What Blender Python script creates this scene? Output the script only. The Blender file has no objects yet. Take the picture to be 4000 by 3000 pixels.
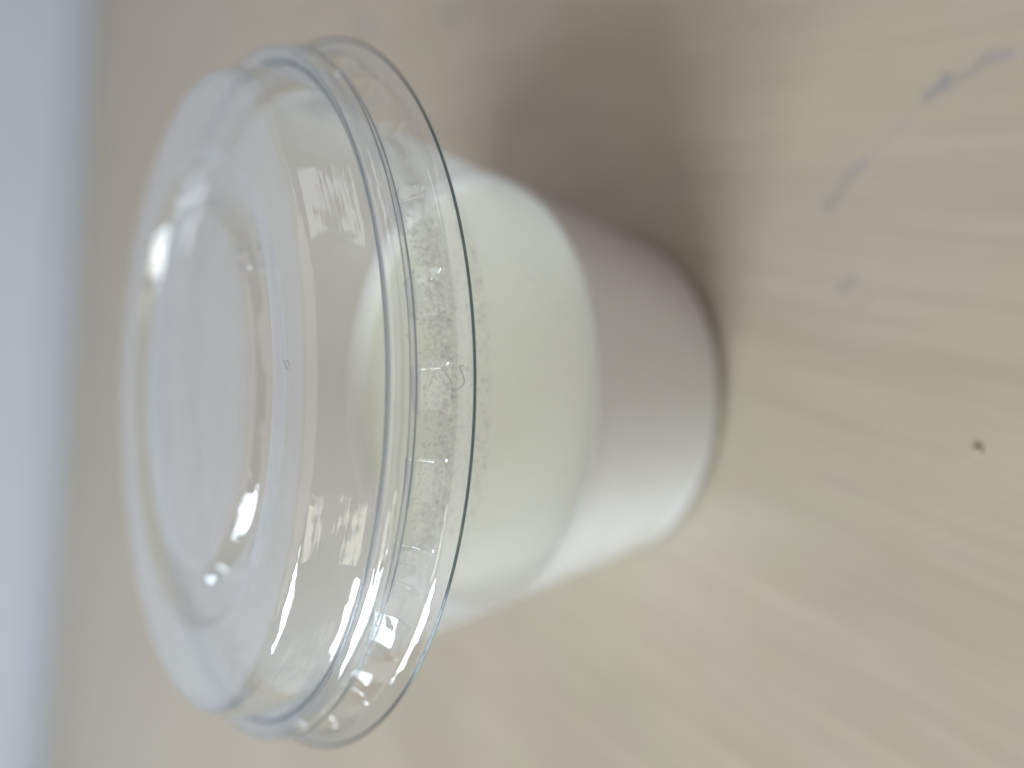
import bpy, bmesh, math, random
from mathutils import Vector, Matrix, noise

random.seed(7)
S = bpy.context.scene
COL = S.collection

# ------------------------------------------------------------------ camera
R0 = 0.047                      # radius of the lid's skirt, metres
Z0 = 1.2836 * R0                # height of the skirt's lower edge above the table
FPX = 2949.96                   # focal length in pixels of the 4000 px wide photo
CAM = Vector((0.0015745, -0.10427138, 0.10065984))
FWD = Vector((0.0, 0.78851848, -0.61501107))
RGT = Vector((0.99972623, 0.01438995, 0.01844965))    # right of the upright view
UPV = Vector((-0.02339786, 0.6148427, 0.78830261))    # up of the upright view
cd = bpy.data.cameras.new('camera')
cam = bpy.data.objects.new('camera', cd)
COL.objects.link(cam)
# the phone was turned a quarter: up in the place is left in the picture
X, Y, Z = -UPV, RGT, -FWD
cam.matrix_world = Matrix(((X.x, Y.x, Z.x, CAM.x), (X.y, Y.y, Z.y, CAM.y), (X.z, Y.z, Z.z, CAM.z), (0, 0, 0, 1)))
cd.sensor_fit = 'HORIZONTAL'
cd.sensor_width = 36.0
cd.lens = 36.0 * FPX / 4000.0
cd.clip_start = 0.005
cd.clip_end = 50
cd.dof.use_dof = True
cd.dof.focus_distance = 0.0725
cd.dof.aperture_fstop = cd.lens / 4.3
S.camera = cam

# ------------------------------------------------------------------ light
W = bpy.data.worlds.new('World')
S.world = W
W.use_nodes = True
bg = W.node_tree.nodes['Background']
bg.inputs['Color'].default_value = (1.0, 0.94, 0.93, 1)
bg.inputs['Strength'].default_value = 0.155


def area(name, loc, target, sx, sy, power, col):
    l = bpy.data.lights.new(name, 'AREA')
    l.shape = 'RECTANGLE'
    l.size, l.size_y, l.energy, l.color = sx, sy, power, col
    o = bpy.data.objects.new(name, l)
    COL.objects.link(o)
    o.location = loc
    o.rotation_euler = (Vector(target) - Vector(loc)).to_track_quat('-Z', 'Y').to_euler()
    return o


# a window to the left, level with the cup: panes with glazing bars between, trees beyond dimming the lower ones
PANES = [(-0.17, 0.82, 4.2, (0.75, 0.885, 1.0)), (0.0, 0.82, 5.2, (0.73, 0.88, 1.0)), (0.17, 0.82, 4.4, (0.73, 0.88, 1.0)),
         (-0.17, 0.61, 4.0, (0.77, 0.895, 1.0)), (0.0, 0.61, 5.0, (0.75, 0.885, 1.0)), (0.17, 0.61, 4.6, (0.75, 0.885, 1.0)),
         (-0.17, 0.40, 1.4, (0.92, 0.97, 0.92)), (0.0, 0.40, 2.2, (0.90, 0.96, 0.98)), (0.17, 0.40, 2.6, (0.77, 0.895, 1.0))]
for (dy, z, pw, col) in PANES:
    area('window_pane_light', (-0.88, -0.13 + dy, z), (-0.1, -0.03 + dy * .6, z - .42), 0.155, 0.185, pw * .52, col)
# a dimmer window over the viewer's left shoulder, with greenery outside
area('garden_window_light', (-0.62, -0.62, 0.34), (0.0, 0.0, 0.05), 0.30, 0.34, 0.75, (1.0, 1.0, 0.84))
# a smaller, dim window across the room on the right
area('far_window_light', (1.0, -0.55, 0.27), (0.0, 0.0, 0.06), 0.50, 0.28, 0.55, (0.96, 0.94, 1.0))
# an added overhead fill lamp that lifts the shadows, standing for ceiling bounce
area('overhead_fill_light', (0.1, -0.2, 1.7), (0.1, -0.2, 0.0), 3.0, 3.0, 19.5, (1.0, 0.905, 0.97))

S.view_settings.view_transform = 'Standard'
S.view_settings.look = 'None'
S.view_settings.exposure = 0.0
S.view_settings.gamma = 1.0
S.view_settings.use_curve_mapping = False
S.cycles.use_denoising = True
S.cycles.use_adaptive_sampling = True
S.cycles.adaptive_threshold = 0.025
S.cycles.transparent_max_bounces = 40
S.cycles.max_bounces = 14
S.cycles.transmission_bounces = 12
S.cycles.glossy_bounces = 6
S.cycles.sample_clamp_indirect = 4.0


# ------------------------------------------------------------------ helpers
def mat(name):
    m = bpy.data.materials.new(name)
    m.use_nodes = True
    nt = m.node_tree
    nt.nodes.clear()
    out = nt.nodes.new('ShaderNodeOutputMaterial')
    return m, nt, out


def N(nt, typ, **kw):
    n = nt.nodes.new(typ)
    for k, v in kw.items():
        if k.startswith('i_'):
            n.inputs[k[2:]].default_value = v
        else:
            setattr(n, k, v)
    return n


def obj(name, verts, faces, m, parent=None, smooth=True, angle=None):
    me = bpy.data.meshes.new(name)
    me.from_pydata(verts, [], faces)
    me.materials.append(m)
    if smooth:
        me.shade_smooth()
        if angle:
            me.set_sharp_from_angle(angle=math.radians(angle))
    o = bpy.data.objects.new(name, me)
    COL.objects.link(o)
    if parent:
        o.parent = parent
    return o


def empty(name, label, cat, loc=(0, 0, 0)):
    o = bpy.data.objects.new(name, None)
    o.empty_display_size = 0.01
    COL.objects.link(o)
    o.location = loc
    o['label'], o['category'] = label, cat
    return o


def fillet(pts, rad, n=5):
    """round the corners of an open (r, z) polyline; rad may be a list"""
    out = [Vector(pts[0])]
    for i in range(1, len(pts) - 1):
        a, b, c = Vector(pts[i - 1]), Vector(pts[i]), Vector(pts[i + 1])
        r = rad[i] if isinstance(rad, (list, tuple)) else rad
        u, v = (a - b), (c - b)
        r = min(r, u.length * .48, v.length * .48)
        p, q = b + u.normalized() * r, b + v.normalized() * r
        for k in range(n + 1):
            t = k / n
            out.append(p * (1 - t) ** 2 + b * 2 * t * (1 - t) + q * t * t)
    out.append(Vector(pts[-1]))
    return out


def subdiv(pts, step):
    out = [pts[0]]
    for a, b in zip(pts, pts[1:]):
        k = max(1, int((b - a).length / step))
        for j in range(1, k + 1):
            out.append(a.lerp(b, j / k))
    return out


def lathe(prof, n=240, wob=0.0, seed=0.0, z0=Z0, sc=R0, closed=False):
    """(r, z) profile in units of the skirt radius, z from the skirt edge"""
    v, f = [], []
    m = len(prof)
    axis_end = prof[-1][0] < 1e-6
    for p in prof:
        for k in range(n):
            a = 2 * math.pi * k / n
            r, z = p[0], p[1]
            if wob:
                q = Vector((math.cos(a) * 1.6, math.sin(a) * 1.6, z * 5 + seed))
                r += wob * noise.noise(q)
                z += wob * noise.noise(q + Vector((7.3, 1.1, 3.7)))
            v.append((r * math.cos(a) * sc, r * math.sin(a) * sc, z * sc + z0))
    for i in range(m if closed else m - 1):
        j = (i + 1) % m
        for k in range(n):
            k2 = (k + 1) % n
            f.append((i * n + k, i * n + k2, j * n + k2, j * n + k))
    return v, f


# ------------------------------------------------------------------ materials
def thin_plastic(name, rough=0.03, edge=(0.70, 0.74, 0.77), face=(0.985, 0.99, 0.99), wav=0.25, haze=0.0, wscale=90.0, streak=0.0, mist_from=None):
    """a thin clear sheet: lets light straight through, mirrors by Fresnel on both faces"""
    m, nt, out = mat(name)
    L = nt.links.new
    tc = N(nt, 'ShaderNodeTexCoord')
    no = N(nt, 'ShaderNodeTexNoise')
    no.inputs['Scale'].default_value = wscale
    no.inputs['Detail'].default_value = 2.5
    L(tc.outputs['Object'], no.inputs['Vector'])
    bp = N(nt, 'ShaderNodeBump')
    bp.inputs['Strength'].default_value = wav
    bp.inputs['Distance'].default_value = 0.0012
    L(no.outputs['Fac'], bp.inputs['Height'])
    if streak:
        sx = N(nt, 'ShaderNodeSeparateXYZ'); L(tc.outputs['Object'], sx.inputs[0])
        xx = N(nt, 'ShaderNodeMath', operation='MULTIPLY'); L(sx.outputs['X'], xx.inputs[0]); L(sx.outputs['X'], xx.inputs[1])
        yy = N(nt, 'ShaderNodeMath', operation='MULTIPLY_ADD'); L(sx.outputs['Y'], yy.inputs[0]); L(sx.outputs['Y'], yy.inputs[1]); L(xx.outputs[0], yy.inputs[2])
        rr = N(nt, 'ShaderNodeMath', operation='SQRT'); L(yy.outputs[0], rr.inputs[0])
        at = N(nt, 'ShaderNodeMath', operation='ARCTAN2'); L(sx.outputs['Y'], at.inputs[0]); L(sx.outputs['X'], at.inputs[1])
        sa = N(nt, 'ShaderNodeMath', operation='MULTIPLY'); sa.inputs[1].default_value = 0.003; L(at.outputs[0], sa.inputs[0])
        cb = N(nt, 'ShaderNodeCombineXYZ'); L(rr.outputs[0], cb.inputs['X']); L(sx.outputs['Z'], cb.inputs['Y']); L(sa.outputs[0], cb.inputs['Z'])
        n2 = N(nt, 'ShaderNodeTexNoise'); n2.inputs['Scale'].default_value = 2200.0; n2.inputs['Detail'].default_value = 2.0
        L(cb.outputs[0], n2.inputs['Vector'])
        b2 = N(nt, 'ShaderNodeBump'); b2.inputs['Strength'].default_value = streak; b2.inputs['Distance'].default_value = 0.0001
        L(n2.outputs['Fac'], b2.inputs['Height']); L(bp.outputs[0], b2.inputs['Normal'])
        bp = b2
    # Schlick's Fresnel on the angle to the sheet, the same from either side
    lw = N(nt, 'ShaderNodeLayerWeight', i_Blend=0.5)
    L(bp.outputs['Normal'], lw.inputs['Normal'])
    p5 = N(nt, 'ShaderNodeMath', operation='POWER'); p5.inputs[1].default_value = 5.0
    L(lw.outputs['Facing'], p5.inputs[0])
    fr = N(nt, 'ShaderNodeMath', operation='MULTIPLY_ADD'); fr.inputs[1].default_value = 0.95; fr.inputs[2].default_value = 0.05
    L(p5.outputs[0], fr.inputs[0])
    # two faces: 2R / (1 + R)
    a = N(nt, 'ShaderNodeMath', operation='MULTIPLY'); a.inputs[1].default_value = 2.0
    b = N(nt, 'ShaderNodeMath', operation='ADD'); b.inputs[1].default_value = 1.0
    c = N(nt, 'ShaderNodeMath', operation='DIVIDE')
    L(fr.outputs[0], a.inputs[0]); L(fr.outputs[0], b.inputs[0])
    L(a.outputs[0], c.inputs[0]); L(b.outputs[0], c.inputs[1])
    pw = N(nt, 'ShaderNodeMath', operation='POWER'); pw.inputs[1].default_value = 5.0
    L(lw.outputs['Facing'], pw.inputs[0])
    mc = N(nt, 'ShaderNodeMix', data_type='RGBA')
    mc.inputs['A'].default_value = (*face, 1); mc.inputs['B'].default_value = (*edge, 1)
    L(pw.outputs[0], mc.inputs['Factor'])
    tr = N(nt, 'ShaderNodeBsdfTransparent')
    L(mc.outputs['Result'], tr.inputs['Color'])
    gl = N(nt, 'ShaderNodeBsdfGlossy', i_Roughness=rough)
    gl.inputs['Color'].default_value = (1, 1, 1, 1)
    L(bp.outputs['Normal'], gl.inputs['Normal'])
    base = tr
    if haze:
        df = N(nt, 'ShaderNodeBsdfDiffuse'); df.inputs['Color'].default_value = (.9, .92, .92, 1)
        tl = N(nt, 'ShaderNodeBsdfTranslucent'); tl.inputs['Color'].default_value = (.9, .92, .92, 1)
        h1 = N(nt, 'ShaderNodeMixShader'); h1.inputs[0].default_value = .6
        L(df.outputs[0], h1.inputs[1]); L(tl.outputs[0], h1.inputs[2])
        h2 = N(nt, 'ShaderNodeMixShader')
        hp = N(nt, 'ShaderNodeMath', operation='POWER'); hp.inputs[1].default_value = 2.5
        L(lw.outputs['Facing'], hp.inputs[0])
        hm = N(nt, 'ShaderNodeMath', operation='MULTIPLY_ADD', use_clamp=True); hm.inputs[1].default_value = haze * 4.5; hm.inputs[2].default_value = haze
        L(hp.outputs[0], hm.inputs[0])
        mist = hm
        if mist_from is not None:      # breath of the cup: the wall is misted above the filling only
            sz = N(nt, 'ShaderNodeSeparateXYZ'); L(tc.outputs['Object'], sz.inputs[0])
            mr = N(nt, 'ShaderNodeMapRange'); mr.inputs['From Min'].default_value = mist_from - .0015; mr.inputs['From Max'].default_value = mist_from + .0015
            L(sz.outputs['Z'], mr.inputs['Value'])
            mist = N(nt, 'ShaderNodeMath', operation='MULTIPLY'); L(hm.outputs[0], mist.inputs[0]); L(mr.outputs[0], mist.inputs[1])
        L(mist.outputs[0], h2.inputs[0])
        L(tr.outputs[0], h2.inputs[1]); L(h1.outputs[0], h2.inputs[2])
        base = h2
    mx = N(nt, 'ShaderNodeMixShader')
    L(c.outputs[0], mx.inputs[0]); L(base.outputs[0], mx.inputs[1]); L(gl.outputs[0], mx.inputs[2])
    L(mx.outputs[0], out.inputs['Surface'])
    return m


def solid_plastic(name, col=(0.9, 0.93, 0.94), rough=0.02, ior=1.5):
    m, nt, out = mat(name)
    p = N(nt, 'ShaderNodeBsdfPrincipled')
    p.inputs['Base Color'].default_value = (*col, 1)
    p.inputs['Transmission Weight'].default_value = 1.0
    p.inputs['Roughness'].default_value = rough
    p.inputs['IOR'].default_value = ior
    nt.links.new(p.outputs[0], out.inputs['Surface'])
    return m


M_LID = thin_plastic('clear_lid_plastic', rough=0.05, wav=0.42, wscale=120.0, haze=0.042, edge=(0.5, 0.56, 0.6), streak=0.16)
M_LUG = thin_plastic('clear_lug_plastic', rough=0.04, wav=0.14, wscale=260.0)
M_CUP = thin_plastic('clear_cup_plastic', rough=0.05, wav=0.08, haze=0.19, mist_from=Z0 - .6121 * R0)
M_BEAD = solid_plastic('clear_bead_plastic')
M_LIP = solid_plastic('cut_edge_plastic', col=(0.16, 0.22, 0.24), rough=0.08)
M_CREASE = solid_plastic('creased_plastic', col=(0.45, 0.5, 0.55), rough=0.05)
M_DROP = solid_plastic('water_drop', col=(0.99, 0.99, 0.99), rough=0.0, ior=1.13)


def cream(name, c1, c2, sss=0.12, rough=0.45):
    m, nt, out = mat(name)
    L = nt.links.new
    tc = N(nt, 'ShaderNodeTexCoord')
    no = N(nt, 'ShaderNodeTexNoise')
    no.inputs['Scale'].default_value = 55.0
    no.inputs['Detail'].default_value = 3.0
    L(tc.outputs['Object'], no.inputs['Vector'])
    mc = N(nt, 'ShaderNodeMix', data_type='RGBA')
    mc.inputs['A'].default_value = (*c1, 1); mc.inputs['B'].default_value = (*c2, 1)
    L(no.outputs['Fac'], mc.inputs['Factor'])
    p = N(nt, 'ShaderNodeBsdfPrincipled')
    L(mc.outputs['Result'], p.inputs['Base Color'])
    p.inputs['Subsurface Weight'].default_value = sss
    p.inputs['Subsurface Radius'].default_value = (1.0, 0.85, 0.6)
    p.inputs['Subsurface Scale'].default_value = 0.004
    p.inputs['Roughness'].default_value = rough
    L(p.outputs[0], out.inputs['Surface'])
    return m


M_FILL = cream('white_cream', (0.87, 0.855, 0.835), (0.89, 0.875, 0.855))
M_TOP = cream('pale_green_cream', (0.575, 0.558, 0.405), (0.61, 0.595, 0.455), sss=0.3, rough=0.5)


def table_material():
    m, nt, out = mat('pale_worn_wood')
    L = nt.links.new
    tc = N(nt, 'ShaderNodeTexCoord')

    def vm(op, a=None, b=None, **kw):
        n = N(nt, 'ShaderNodeVectorMath', operation=op)
        for i, s in enumerate((a, b)):
            if s is None: continue
            if isinstance(s, (tuple, list, Vector)): n.inputs[i].default_value = s
            else: L(s, n.inputs[i])
        return n

    def mt(op, a, b=None, clamp=False):
        n = N(nt, 'ShaderNodeMath', operation=op, use_clamp=clamp)
        for i, s in enumerate((a, b)):
            if s is None: continue
            if isinstance(s, (int, float)): n.inputs[i].default_value = s
            else: L(s, n.inputs[i])
        return n.outputs[0]

    # the grain runs away from the viewer, 12 degrees off the view
    mp = N(nt, 'ShaderNodeMapping')
    mp.inputs['Rotation'].default_value = (0, 0, math.radians(12))
    L(tc.outputs['Object'], mp.inputs['Vector'])
    st = vm('MULTIPLY', mp.outputs[0], (1.0, 0.06, 1.0))

    def tex(scale, vec, det=4.0, rough=.55, dist=0.0):
        n = N(nt, 'ShaderNodeTexNoise')
        n.inputs['Scale'].default_value = scale
        n.inputs['Detail'].default_value = det
        n.inputs['Roughness'].default_value = rough
        n.inputs['Distortion'].default_value = dist
        L(vec, n.inputs['Vector'])
        return n.outputs['Fac']

    fine = tex(420, st.outputs[0], 3)
    mid = tex(120, st.outputs[0], 4)
    blot = tex(26, mp.outputs[0], 3)
    hue = tex(34, vm('ADD', mp.outputs[0], (3.1, 7.7, 0)).outputs[0], 2)

    def ramp(src, lo, hi, c0, c1):
        r = N(nt, 'ShaderNodeMapRange')
        r.inputs['From Min'].default_value = lo; r.inputs['From Max'].default_value = hi
        L(src, r.inputs['Value'])
        x = N(nt, 'ShaderNodeMix', data_type='RGBA')
        x.inputs['A'].default_value = (*c0, 1); x.inputs['B'].default_value = (*c1, 1)
        L(r.outputs[0], x.inputs['Factor'])
        return x.outputs['Result']

    base = ramp(hue, .3, .7, (0.366, 0.320, 0.232), (0.370, 0.315, 0.242))

    def mul(a, b):
        x = N(nt, 'ShaderNodeMix', data_type='RGBA', blend_type='MULTIPLY')
        x.inputs['Factor'].default_value = 1.0
        L(a, x.inputs['A']); L(b, x.inputs['B'])
        return x.outputs['Result']

    base = mul(base, ramp(fine, .3, .7, (0.93, 0.925, 0.92), (1.03, 1.03, 1.03)))
    base = mul(base, ramp(mid, .3, .7, (0.955, 0.95, 0.945), (1.03, 1.03, 1.03)))
    base = mul(base, ramp(blot, .25, .75, (0.93, 0.93, 0.92), (1.04, 1.04, 1.05)))

    # old pen and paint marks (positions on the table, millimetres)
    wv = N(nt, 'ShaderNodeTexNoise'); wv.inputs['Scale'].default_value = 260; wv.inputs['Detail'].default_value = 3
    L(tc.outputs['Object'], wv.inputs['Vector'])
    off = vm('MULTIPLY', vm('SUBTRACT', wv.outputs['Color'], (.5, .5, .5)).outputs[0], (.0035, .0035, 0))
    flat = vm('MULTIPLY', tc.outputs['Object'], (1, 1, 0))
    P = vm('ADD', flat.outputs[0], off.outputs[0]).outputs[0]
    marks = [((27.6, -46.9), (33.2, -51.6), .75, .75, 0), ((32.4, -50.8), (37.2, -57.5), .45, .50, 1), ((39.2, -60.2), (41.2, -62.2), .8, .85, 0),
             ((40.6, -62.2), (42.2, -69.5), .8, .55, 0), ((41.8, -69), (41.6, -73), .7, .5, 1),
             ((15.6, -49.0), (17.0, -50.8), .8, .60, 0), ((13.6, -51.6), (14.6, -53.2), .8, .35, 2), ((34.9, -42.8), (34.2, -43.9), .6, .45, 2),
             ((-18.2, -64.0), (-18.5, -65.4), .55, .25, 1), ((-36.6, -58.8), (-37.2, -60.4), .6, .35, 1), ((-11.0, -48), (-11.8, -52), .7, .22, 1),
             ((91, 52), (93, 55), 2.2, .5, 0), ((72, 72), (74, 78), 2.5, .4, 0), ((104, 96), (107, 101), 3.2, .5, 0), ((-60, -10), (-70, -4), 5, .18, 1), ((110, 150), (118, 160), 6, .25, 1)]
    tint = [(0.205, 0.205, 0.195), (0.30, 0.26, 0.25), (0.26, 0.26, 0.20)]
    for (a, b, w, amt, ti) in marks:
        a = Vector((a[0], a[1], 0)) * .001; b = Vector((b[0], b[1], 0)) * .001
        ba = b - a
        pa = vm('SUBTRACT', P, a)
        dt = vm('DOT_PRODUCT', pa.outputs[0], tuple(ba)).outputs['Value']
        h = mt('MULTIPLY', dt, 1.0 / ba.length_squared, clamp=True)
        sc = vm('SCALE'); sc.inputs[0].default_value = ba; L(h, sc.inputs['Scale'])
        d = vm('LENGTH', vm('SUBTRACT', pa.outputs[0], sc.outputs[0]).outputs[0]).outputs['Value']
        r = N(nt, 'ShaderNodeMapRange', interpolation_type='SMOOTHSTEP')
        r.inputs['From Min'].default_value = w * .0015; r.inputs['From Max'].default_value = w * .0001
        r.inputs['To Max'].default_value = amt * .85
        L(d, r.inputs['Value'])
        x = N(nt, 'ShaderNodeMix', data_type='RGBA')
        L(r.outputs[0], x.inputs['Factor']); L(base, x.inputs['A'])
        x.inputs['B'].default_value = (*tint[ti], 1)
        base = x.outputs['Result']
    p = N(nt, 'ShaderNodeBsdfPrincipled')
    L(base, p.inputs['Base Color'])
    p.inputs['Roughness'].default_value = 0.36
    p.inputs['Specular IOR Level'].default_value = 0.5
    bp = N(nt, 'ShaderNodeBump'); bp.inputs['Strength'].default_value = .25; bp.inputs['Distance'].default_value = .0002
    L(fine, bp.inputs['Height']); L(bp.outputs[0], p.inputs['Normal'])
    L(p.outputs[0], out.inputs['Surface'])
    return m


def plain(name, c, rough=.6, var=.04, scale=8.0):
    m, nt, out = mat(name)
    L = nt.links.new
    tc = N(nt, 'ShaderNodeTexCoord')
    no = N(nt, 'ShaderNodeTexNoise'); no.inputs['Scale'].default_value = scale; no.inputs['Detail'].default_value = 4
    L(tc.outputs['Object'], no.inputs['Vector'])
    x = N(nt, 'ShaderNodeMix', data_type='RGBA')
    x.inputs['A'].default_value = (*[k * (1 - var) for k in c], 1); x.inputs['B'].default_value = (*[k * (1 + var) for k in c], 1)
    L(no.outputs['Fac'], x.inputs['Factor'])
    p = N(nt, 'ShaderNodeBsdfPrincipled'); p.inputs['Roughness'].default_value = rough
    L(x.outputs['Result'], p.inputs['Base Color'])
    L(p.outputs[0], out.inputs['Surface'])
    return m


# ------------------------------------------------------------------ setting
def slab(name, corners, z0, z1, m, parent=None, bevel=0.0):
    """a prism over a counter-clockwise outline"""
    bm = bmesh.new()
    lo = [bm.verts.new((x, y, z0)) for x, y in corners]
    hi = [bm.verts.new((x, y, z1)) for x, y in corners]
    n = len(corners)
    bm.faces.new(list(reversed(lo))); bm.faces.new(hi)
    for i in range(n):
        bm.faces.new((lo[i], lo[(i + 1) % n], hi[(i + 1) % n], hi[i]))
    if bevel:
        bmesh.ops.bevel(bm, geom=list(bm.edges), offset=bevel, segments=3, affect='EDGES')
    me = bpy.data.meshes.new(name); bm.to_mesh(me); bm.free()
    me.materials.append(m)
    o = bpy.data.objects.new(name, me); COL.objects.link(o)
    if parent: o.parent = parent
    return o


EA, EB = Vector((0.2948, 0.5679)), Vector((-0.3911, 0.7696))   # two points of the table's far edge
ED = (EA - EB).normalized()              # along the edge, to the right
EN = Vector((-ED.y, ED.x))               # away from the viewer
A0, B0 = EB - ED * 0.45, EA + ED * 0.45
NEAR = -EN * 1.15
t = slab('tabletop', [(A0 + NEAR)[:], (B0 + NEAR)[:], B0[:], A0[:]], -0.028, 0.0, table_material(), bevel=0.0015)
t['kind'] = 'structure'
E0, E1 = A0 + EN * .001, B0 + EN * .001
tr = slab('back_strip', [E0[:], E1[:], (E1 + EN * .012)[:], (E0 + EN * .012)[:]], -0.028, 0.017, plain('grey_strip', (0.40, 0.425, 0.455), .5), t, bevel=.0015)  # a darker grey strip between the table edge and the wall
W0, W1 = A0 + EN * .016 - ED * .3, B0 + EN * .016 + ED * .3
w = slab('wall', [W0[:], W1[:], (W1 + EN * .05)[:], (W0 + EN * .05)[:]], -0.2, 1.3, plain('pale_blue_grey_wall', (0.49, 0.487, 0.515), .8), bevel=.002)
w['kind'] = 'structure'

# ------------------------------------------------------------------ cup
def wall_r(z):
    return 0.7478 + (z + 0.6121) * 0.1592


ZB = -1.2836
cup = empty('plastic_cup', 'clear plastic cup tapering to a narrow foot, half full, standing on the table', 'cup')
pr = [(wall_r(-1.19), -1.19), (wall_r(-.9), -.9), (wall_r(-.6121), -.6121), (wall_r(-.3), -.3), (wall_r(0.06), 0.06)]
v, f = lathe(subdiv([Vector(p) for p in pr], .03), wob=.0015)
obj('side_wall', v, f, M_CUP, cup)
# foot: a slightly proud ring that the wall steps into, and a raised floor
pr = fillet([(wall_r(-1.19), -1.19), (0.6605, -1.215), (0.658, -1.25), (0.648, ZB + .002), (0.615, -1.278)], .012)
v, f = lathe(pr)
obj('foot_ring', v, f, M_CUP, cup)
v, f = lathe([(0.615, -1.278), (0.4, -1.276), (0.2, -1.275), (1e-7, -1.275)], n=96)
obj('floor', v, f, M_CUP, cup)
# rolled rim at the top, inside the lid's bead
ring = [(0.893 + .027 * math.cos(a), 0.100 + .027 * math.sin(a)) for a in [2 * math.pi * k / 18 for k in range(18)]]
v, f = lathe(ring, closed=True, wob=.001)
obj('rolled_rim', v, f, M_LID, cup)

# condensation: small drops on the inside of the wall under the lid
bm = bmesh.new()
tmpl = bmesh.new(); bmesh.ops.create_icosphere(tmpl, subdivisions=1, radius=1.0)
TV = [x.co.copy() for x in tmpl.verts]; TF = [[q.index for q in x.verts] for x in tmpl.faces]; tmpl.free()
dv, df = [], []


def drop(a, z, s):
    r = wall_r(z) - .004
    c = Vector((r * math.cos(a), r * math.sin(a), z)) * R0 + Vector((0, 0, Z0))
    rad = Vector((math.cos(a), math.sin(a), 0)); tan = Vector((-math.sin(a), math.cos(a), 0)); up = Vector((0, 0, 1))
    k = len(dv)
    ex, ez = random.uniform(.8, 1.3), random.uniform(.85, 1.35)
    for q in TV:
        dv.append(tuple(c + (tan * q.x * ex + up * q.y * ez + rad * q.z * .45) * s))
    df.extend([[i + k for i in x] for x in TF])


for i in range(16000):
    a = math.radians(random.uniform(-178, -2))
    u = random.random()
    wav = .010 * noise.noise(Vector((a * 6, 0, 0))) + .006 * noise.noise(Vector((a * 22, 3, 0)))
    if u < .62:      # dense belt
        z = random.gauss(-.045 + wav, .028)
    elif u < .84:    # lower edge of the misted zone
        z = -.178 + wav - abs(random.gauss(0, .004)) + abs(random.gauss(0, .035))
    else:
        z = random.uniform(-.17, .02)
    s = R0 * min(.0055, max(.0015, random.lognormvariate(math.log(.0019), .38)))
    drop(a, z, s)
o = obj('condensation', dv, df, M_DROP, cup)
o['kind'] = 'stuff'

# ------------------------------------------------------------------ filling
fil = empty('creamy_filling', 'white creamy filling with a pale yellow green top filling the lower half of the cup', 'dessert')
zt = -0.6121
g = .010
pr = [(1e-7, -1.268), (.45, -1.268), (.640, -1.268), (.650, -1.21), (wall_r(-.9) - g, -.9), (wall_r(zt) - g, zt + .020), (wall_r(zt) - g - .020, zt + .002)]
v, f = lathe(subdiv(fillet(pr, [0, 0, .02, .02, .02, .006, 0]), .03), n=192)
obj('body', v, f, M_FILL, fil)
rt = wall_r(zt) - g - .020
pr = [(rt, zt + .002), (rt - .03, zt - .010), (rt - .09, zt - .016), (rt - .3, zt - .012), (.2, zt - .008), (1e-7, zt - .007)]
v, f = lathe(subdiv(fillet(pr, .03), .03), n=192, wob=.004, seed=4)
obj('top_surface', v, f, M_TOP, fil)

# ------------------------------------------------------------------ lid
lid = empty('dome_lid', 'clear plastic lid with raised rings and a ribbed skirt snapped onto the cup', 'lid', (0, 0, 0))
# outer shoulder and dome wall
pr = [(.8994, .1464), (.890, .160), (.8562, .2692), (.835, .283), (.70, .279), (.655, .279), (.643, .270)]
v, f = lathe(subdiv(fillet(pr, [0, .006, .012, .012, .01, .006, 0]), .02), wob=.0014, seed=1)
obj('dome', v, f, M_LID, lid)
# moat between the dome and the centre panel
pr = [(.643, .270), (.632, .236), (.55, .230), (.527, .234), (.512, .262)]
v, f = lathe(subdiv(fillet(pr, .012), .02), wob=.001, seed=2)
obj('moat', v, f, M_LID, lid)
pr = [(.512, .262), (.500, .274), (.45, .276), (.2, .273), (1e-7, .272)]
v, f = lathe(subdiv(fillet(pr, .01), .03), wob=.0015, seed=3)
obj('centre_panel', v, f, M_LID, lid)
# groove and snap bead
pr = [(.8994, .1464), (.903, .134), (.909, .134), (.914, .152), (.930, .160), (.948, .150), (.956, .124), (.950, .106), (.944, .100)]
v, f = lathe(fillet(pr, [0, .004, .004, .006, .012, .012, .01, .006, 0]), wob=.0012, seed=5)
obj('snap_bead', v, f, M_LID, lid)
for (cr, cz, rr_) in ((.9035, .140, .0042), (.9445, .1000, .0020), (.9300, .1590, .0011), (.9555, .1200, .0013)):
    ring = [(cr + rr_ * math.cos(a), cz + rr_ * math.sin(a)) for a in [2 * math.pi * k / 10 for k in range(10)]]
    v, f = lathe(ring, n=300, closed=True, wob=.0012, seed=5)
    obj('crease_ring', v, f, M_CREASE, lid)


def skirt_r(z):
    return .944 + (.100 - z) / .080 * .020


LN, CELLS, HALF = 31, 24, 7            # lugs, cells per lug pitch, half a lug in cells
LUG0 = -90 - 10.5                      # where the first lug stands, degrees
LZ1, LZ2 = .030, .092
zs = [.100, .096, LZ2, .084, .076, .068, .060, .052, .044, .037, LZ1, .025, .020]
prof = [(skirt_r(z), z) for z in zs] + [(.9675, .0155), (.973, .011), (.980, .007), (.989, .003), (.998, .0005)]
n_ = LN * CELLS
v, f = [], []
for (r_, z_) in prof:
    for k in range(n_):
        a = math.radians(LUG0) + 2 * math.pi * k / n_
        v.append((r_ * math.cos(a) * R0, r_ * math.sin(a) * R0, z_ * R0 + Z0))
for i in range(len(prof) - 1):
    for k in range(n_):
        c = k % CELLS
        inside = c < HALF or c >= CELLS - HALF
        if inside and prof[i][1] <= LZ2 + 1e-6 and prof[i + 1][1] >= LZ1 - 1e-6:
            continue                   # the pressed lugs stand here
        f.append((i * n_ + k, i * n_ + (k + 1) % n_, (i + 1) * n_ + (k + 1) % n_, (i + 1) * n_ + k))
obj('skirt', v, f, M_LID, lid)
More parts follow.
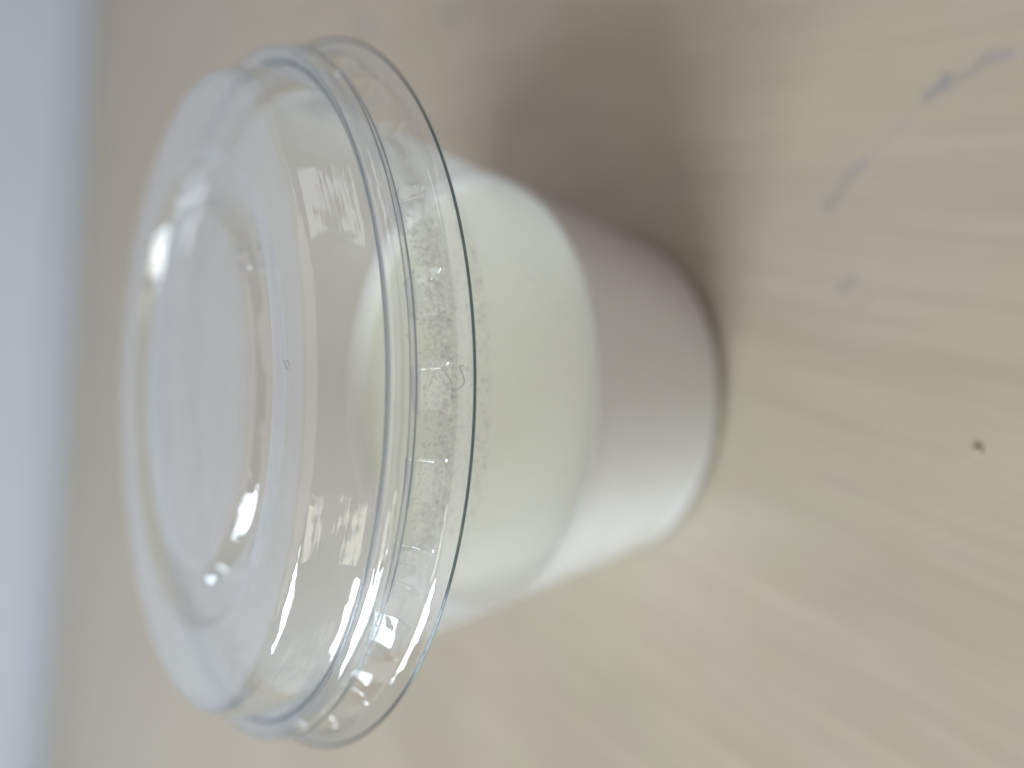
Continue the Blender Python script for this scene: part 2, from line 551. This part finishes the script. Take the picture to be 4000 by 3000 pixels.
ring = [(1.0 + .0034 * math.cos(a), .0034 * math.sin(a)) for a in [2 * math.pi * k / 10 for k in range(10)]]
v, f = lathe(ring, n=360, closed=True, wob=.0008, seed=6)
obj('cut_edge', v, f, M_LIP, lid)

# pressed lugs round the skirt

def lug_mesh(k):
    rnd = random.Random(k)
    nu, nv = 24, 18
    hw = 2 * math.pi / (LN * CELLS) * HALF
    z1, z2 = LZ1, LZ2
    dep = rnd.uniform(.036, .044)
    tilt, twist = rnd.uniform(.003, .012), rnd.uniform(.017, .022)

    def ss(t, e):
        x = min(1, t / e, (1 - t) / e)
        return x * x * (3 - 2 * x) if x > 0 else 0
    V, F = [], []
    for j in range(nv + 1):
        tv = j / nv
        for i in range(nu + 1):
            tu = i / nu
            a = (tu - .5) * 2 * hw
            z = z1 + (z2 - z1) * tv
            pr_ = ss(tu, .12) * ss(tv, .13)
            d = (dep + tilt * (tu - .5) * 2 + twist * (tv - .5) * 2 + .0022 * noise.noise(Vector((tu * 3, tv * 3, k * 9.1)))) * pr_
            flat = 1 / math.cos(a) - 1              # the lug's floor is flat, not curved
            r = skirt_r(z) * (1 + flat * pr_) - d
            V.append((r * math.cos(a) * R0, r * math.sin(a) * R0, z * R0 + Z0))
    for j in range(nv):
        for i in range(nu):
            q = j * (nu + 1) + i
            F.append((q, q + 1, q + nu + 2, q + nu + 1))
    return V, F


protos = [obj('lug', *lug_mesh(k), M_LUG, lid) for k in range(7)]
for k in range(LN):
    o = protos[k] if k < len(protos) else protos[(k * 3 + k // 7) % 7].copy()
    if k >= len(protos):
        COL.objects.link(o); o.parent = lid
    o.rotation_euler = (0, 0, math.radians(LUG0 + 360 / LN * k))


# two stacking nubs on the wall of the centre panel
def nub(a, r, z, w_, d_, h_):
    bm = bmesh.new()
    bmesh.ops.create_cube(bm, size=1.0)
    for x in bm.verts:
        tp = .8 if x.co.z > 0 else 1.0
        x.co = Vector((x.co.x * d_ * tp, x.co.y * w_ * tp, x.co.z * h_)) * R0
    bmesh.ops.bevel(bm, geom=list(bm.edges), offset=.0005, segments=3, affect='EDGES')
    me = bpy.data.meshes.new('stacking_nub'); bm.to_mesh(me); bm.free()
    me.materials.append(M_LUG); me.shade_smooth()
    o = bpy.data.objects.new('stacking_nub', me); COL.objects.link(o); o.parent = lid
    o.rotation_euler = (0, 0, a)
    o.location = (r * math.cos(a) * R0, r * math.sin(a) * R0, z * R0 + Z0)


nub(math.radians(-52), .520, .245, .085, .05, .07)
nub(math.radians(-158), .520, .245, .085, .05, .07)


# ------------------------------------------------------------------ small things
def tube(name, pts, rad, m, label, cat):
    V, F = [], []
    n = 6
    P = [Vector(p) for p in pts]
    for i, p in enumerate(P):
        d = (P[min(i + 1, len(P) - 1)] - P[max(i - 1, 0)]).normalized()
        u = d.orthogonal().normalized(); w_ = d.cross(u)
        for k in range(n):
            a = 2 * math.pi * k / n
            V.append(tuple(p + (u * math.cos(a) + w_ * math.sin(a)) * rad))
    for i in range(len(P) - 1):
        for k in range(n):
            F.append((i * n + k, i * n + (k + 1) % n, (i + 1) * n + (k + 1) % n, (i + 1) * n + k))
    o = obj(name, V, F, m)
    o['label'], o['category'] = label, cat
    return o


def spline(ctrl, k=8):
    C = [Vector(c) for c in ctrl]
    out = []
    for i in range(len(C) - 1):
        p0, p1, p2, p3 = C[max(i - 1, 0)], C[i], C[i + 1], C[min(i + 2, len(C) - 1)]
        for j in range(k):
            t_ = j / k
            out.append(.5 * ((2 * p1) + (p2 - p0) * t_ + (2 * p0 - 5 * p1 + 4 * p2 - p3) * t_ * t_ + (3 * p1 - p0 - 3 * p2 + p3) * t_ ** 3))
    out.append(C[-1])
    return out


def on_skirt(a_deg, z):
    a = math.radians(a_deg)
    fl = [(.0005, .998), (.003, .989), (.007, .980), (.011, .973), (.0155, .9675), (.020, .964)]
    r = skirt_r(z)
    for (za, ra), (zb, rb) in zip(fl, fl[1:]):
        if za <= z <= zb:
            r = ra + (rb - ra) * (z - za) / (zb - za)
    r += .002
    return (r * math.cos(a) * R0, r * math.sin(a) * R0, z * R0 + Z0)


HA = -86.6
ctrl = [(-2.0, .076), (-.6, .068), (.2, .057), (-.1, .045), (-1.2, .033), (-2.2, .029), (-2.3, .020), (-1.4, .010), (-.4, .012), (.5, .016), (.6, .010)]
tube('hair_strand', spline([on_skirt(HA + a, z) for a, z in ctrl]), .00002, plain('brown_hair', (.05, .04, .035), .5),
     'thin dark curly hair stuck to the near side of the lid skirt', 'hair')

ctrl = [(0, 0), (.0004, .00015), (.0007, .0006), (.0011, .0008)]
a0 = math.radians(-86); rr = .75 * R0
base = Vector((rr * math.cos(a0), rr * math.sin(a0), .2815 * R0 + Z0))
tube('lint_fibre', [base + Vector((y * 1.1, x, .00005)) for x, y in ctrl], .00003, plain('grey_lint', (.08, .08, .08), .8),
     'tiny grey lint fibre lying on the near side of the lid top', 'lint')

bm = bmesh.new()
bmesh.ops.create_icosphere(bm, subdivisions=3, radius=1.0)
for x in bm.verts:
    q = x.co.copy()
    k = 1 + .35 * noise.noise(q * 1.7) + .15 * noise.noise(q * 4)
    x.co = Vector((q.x * .00062 * k, q.y * .00055 * k, max(q.z, -.55) * .0004 * k))
me = bpy.data.meshes.new('crumb'); bm.to_mesh(me); bm.free()
me.materials.append(plain('brown_crumb', (.36, .29, .205), .8, .3, 900)); me.shade_smooth()
o = bpy.data.objects.new('crumb', me); COL.objects.link(o)
o.location = (-.0051, -.0671, .0002)
o['label'], o['category'] = 'small brown crumb lying on the bare table in front of the cup', 'crumb'
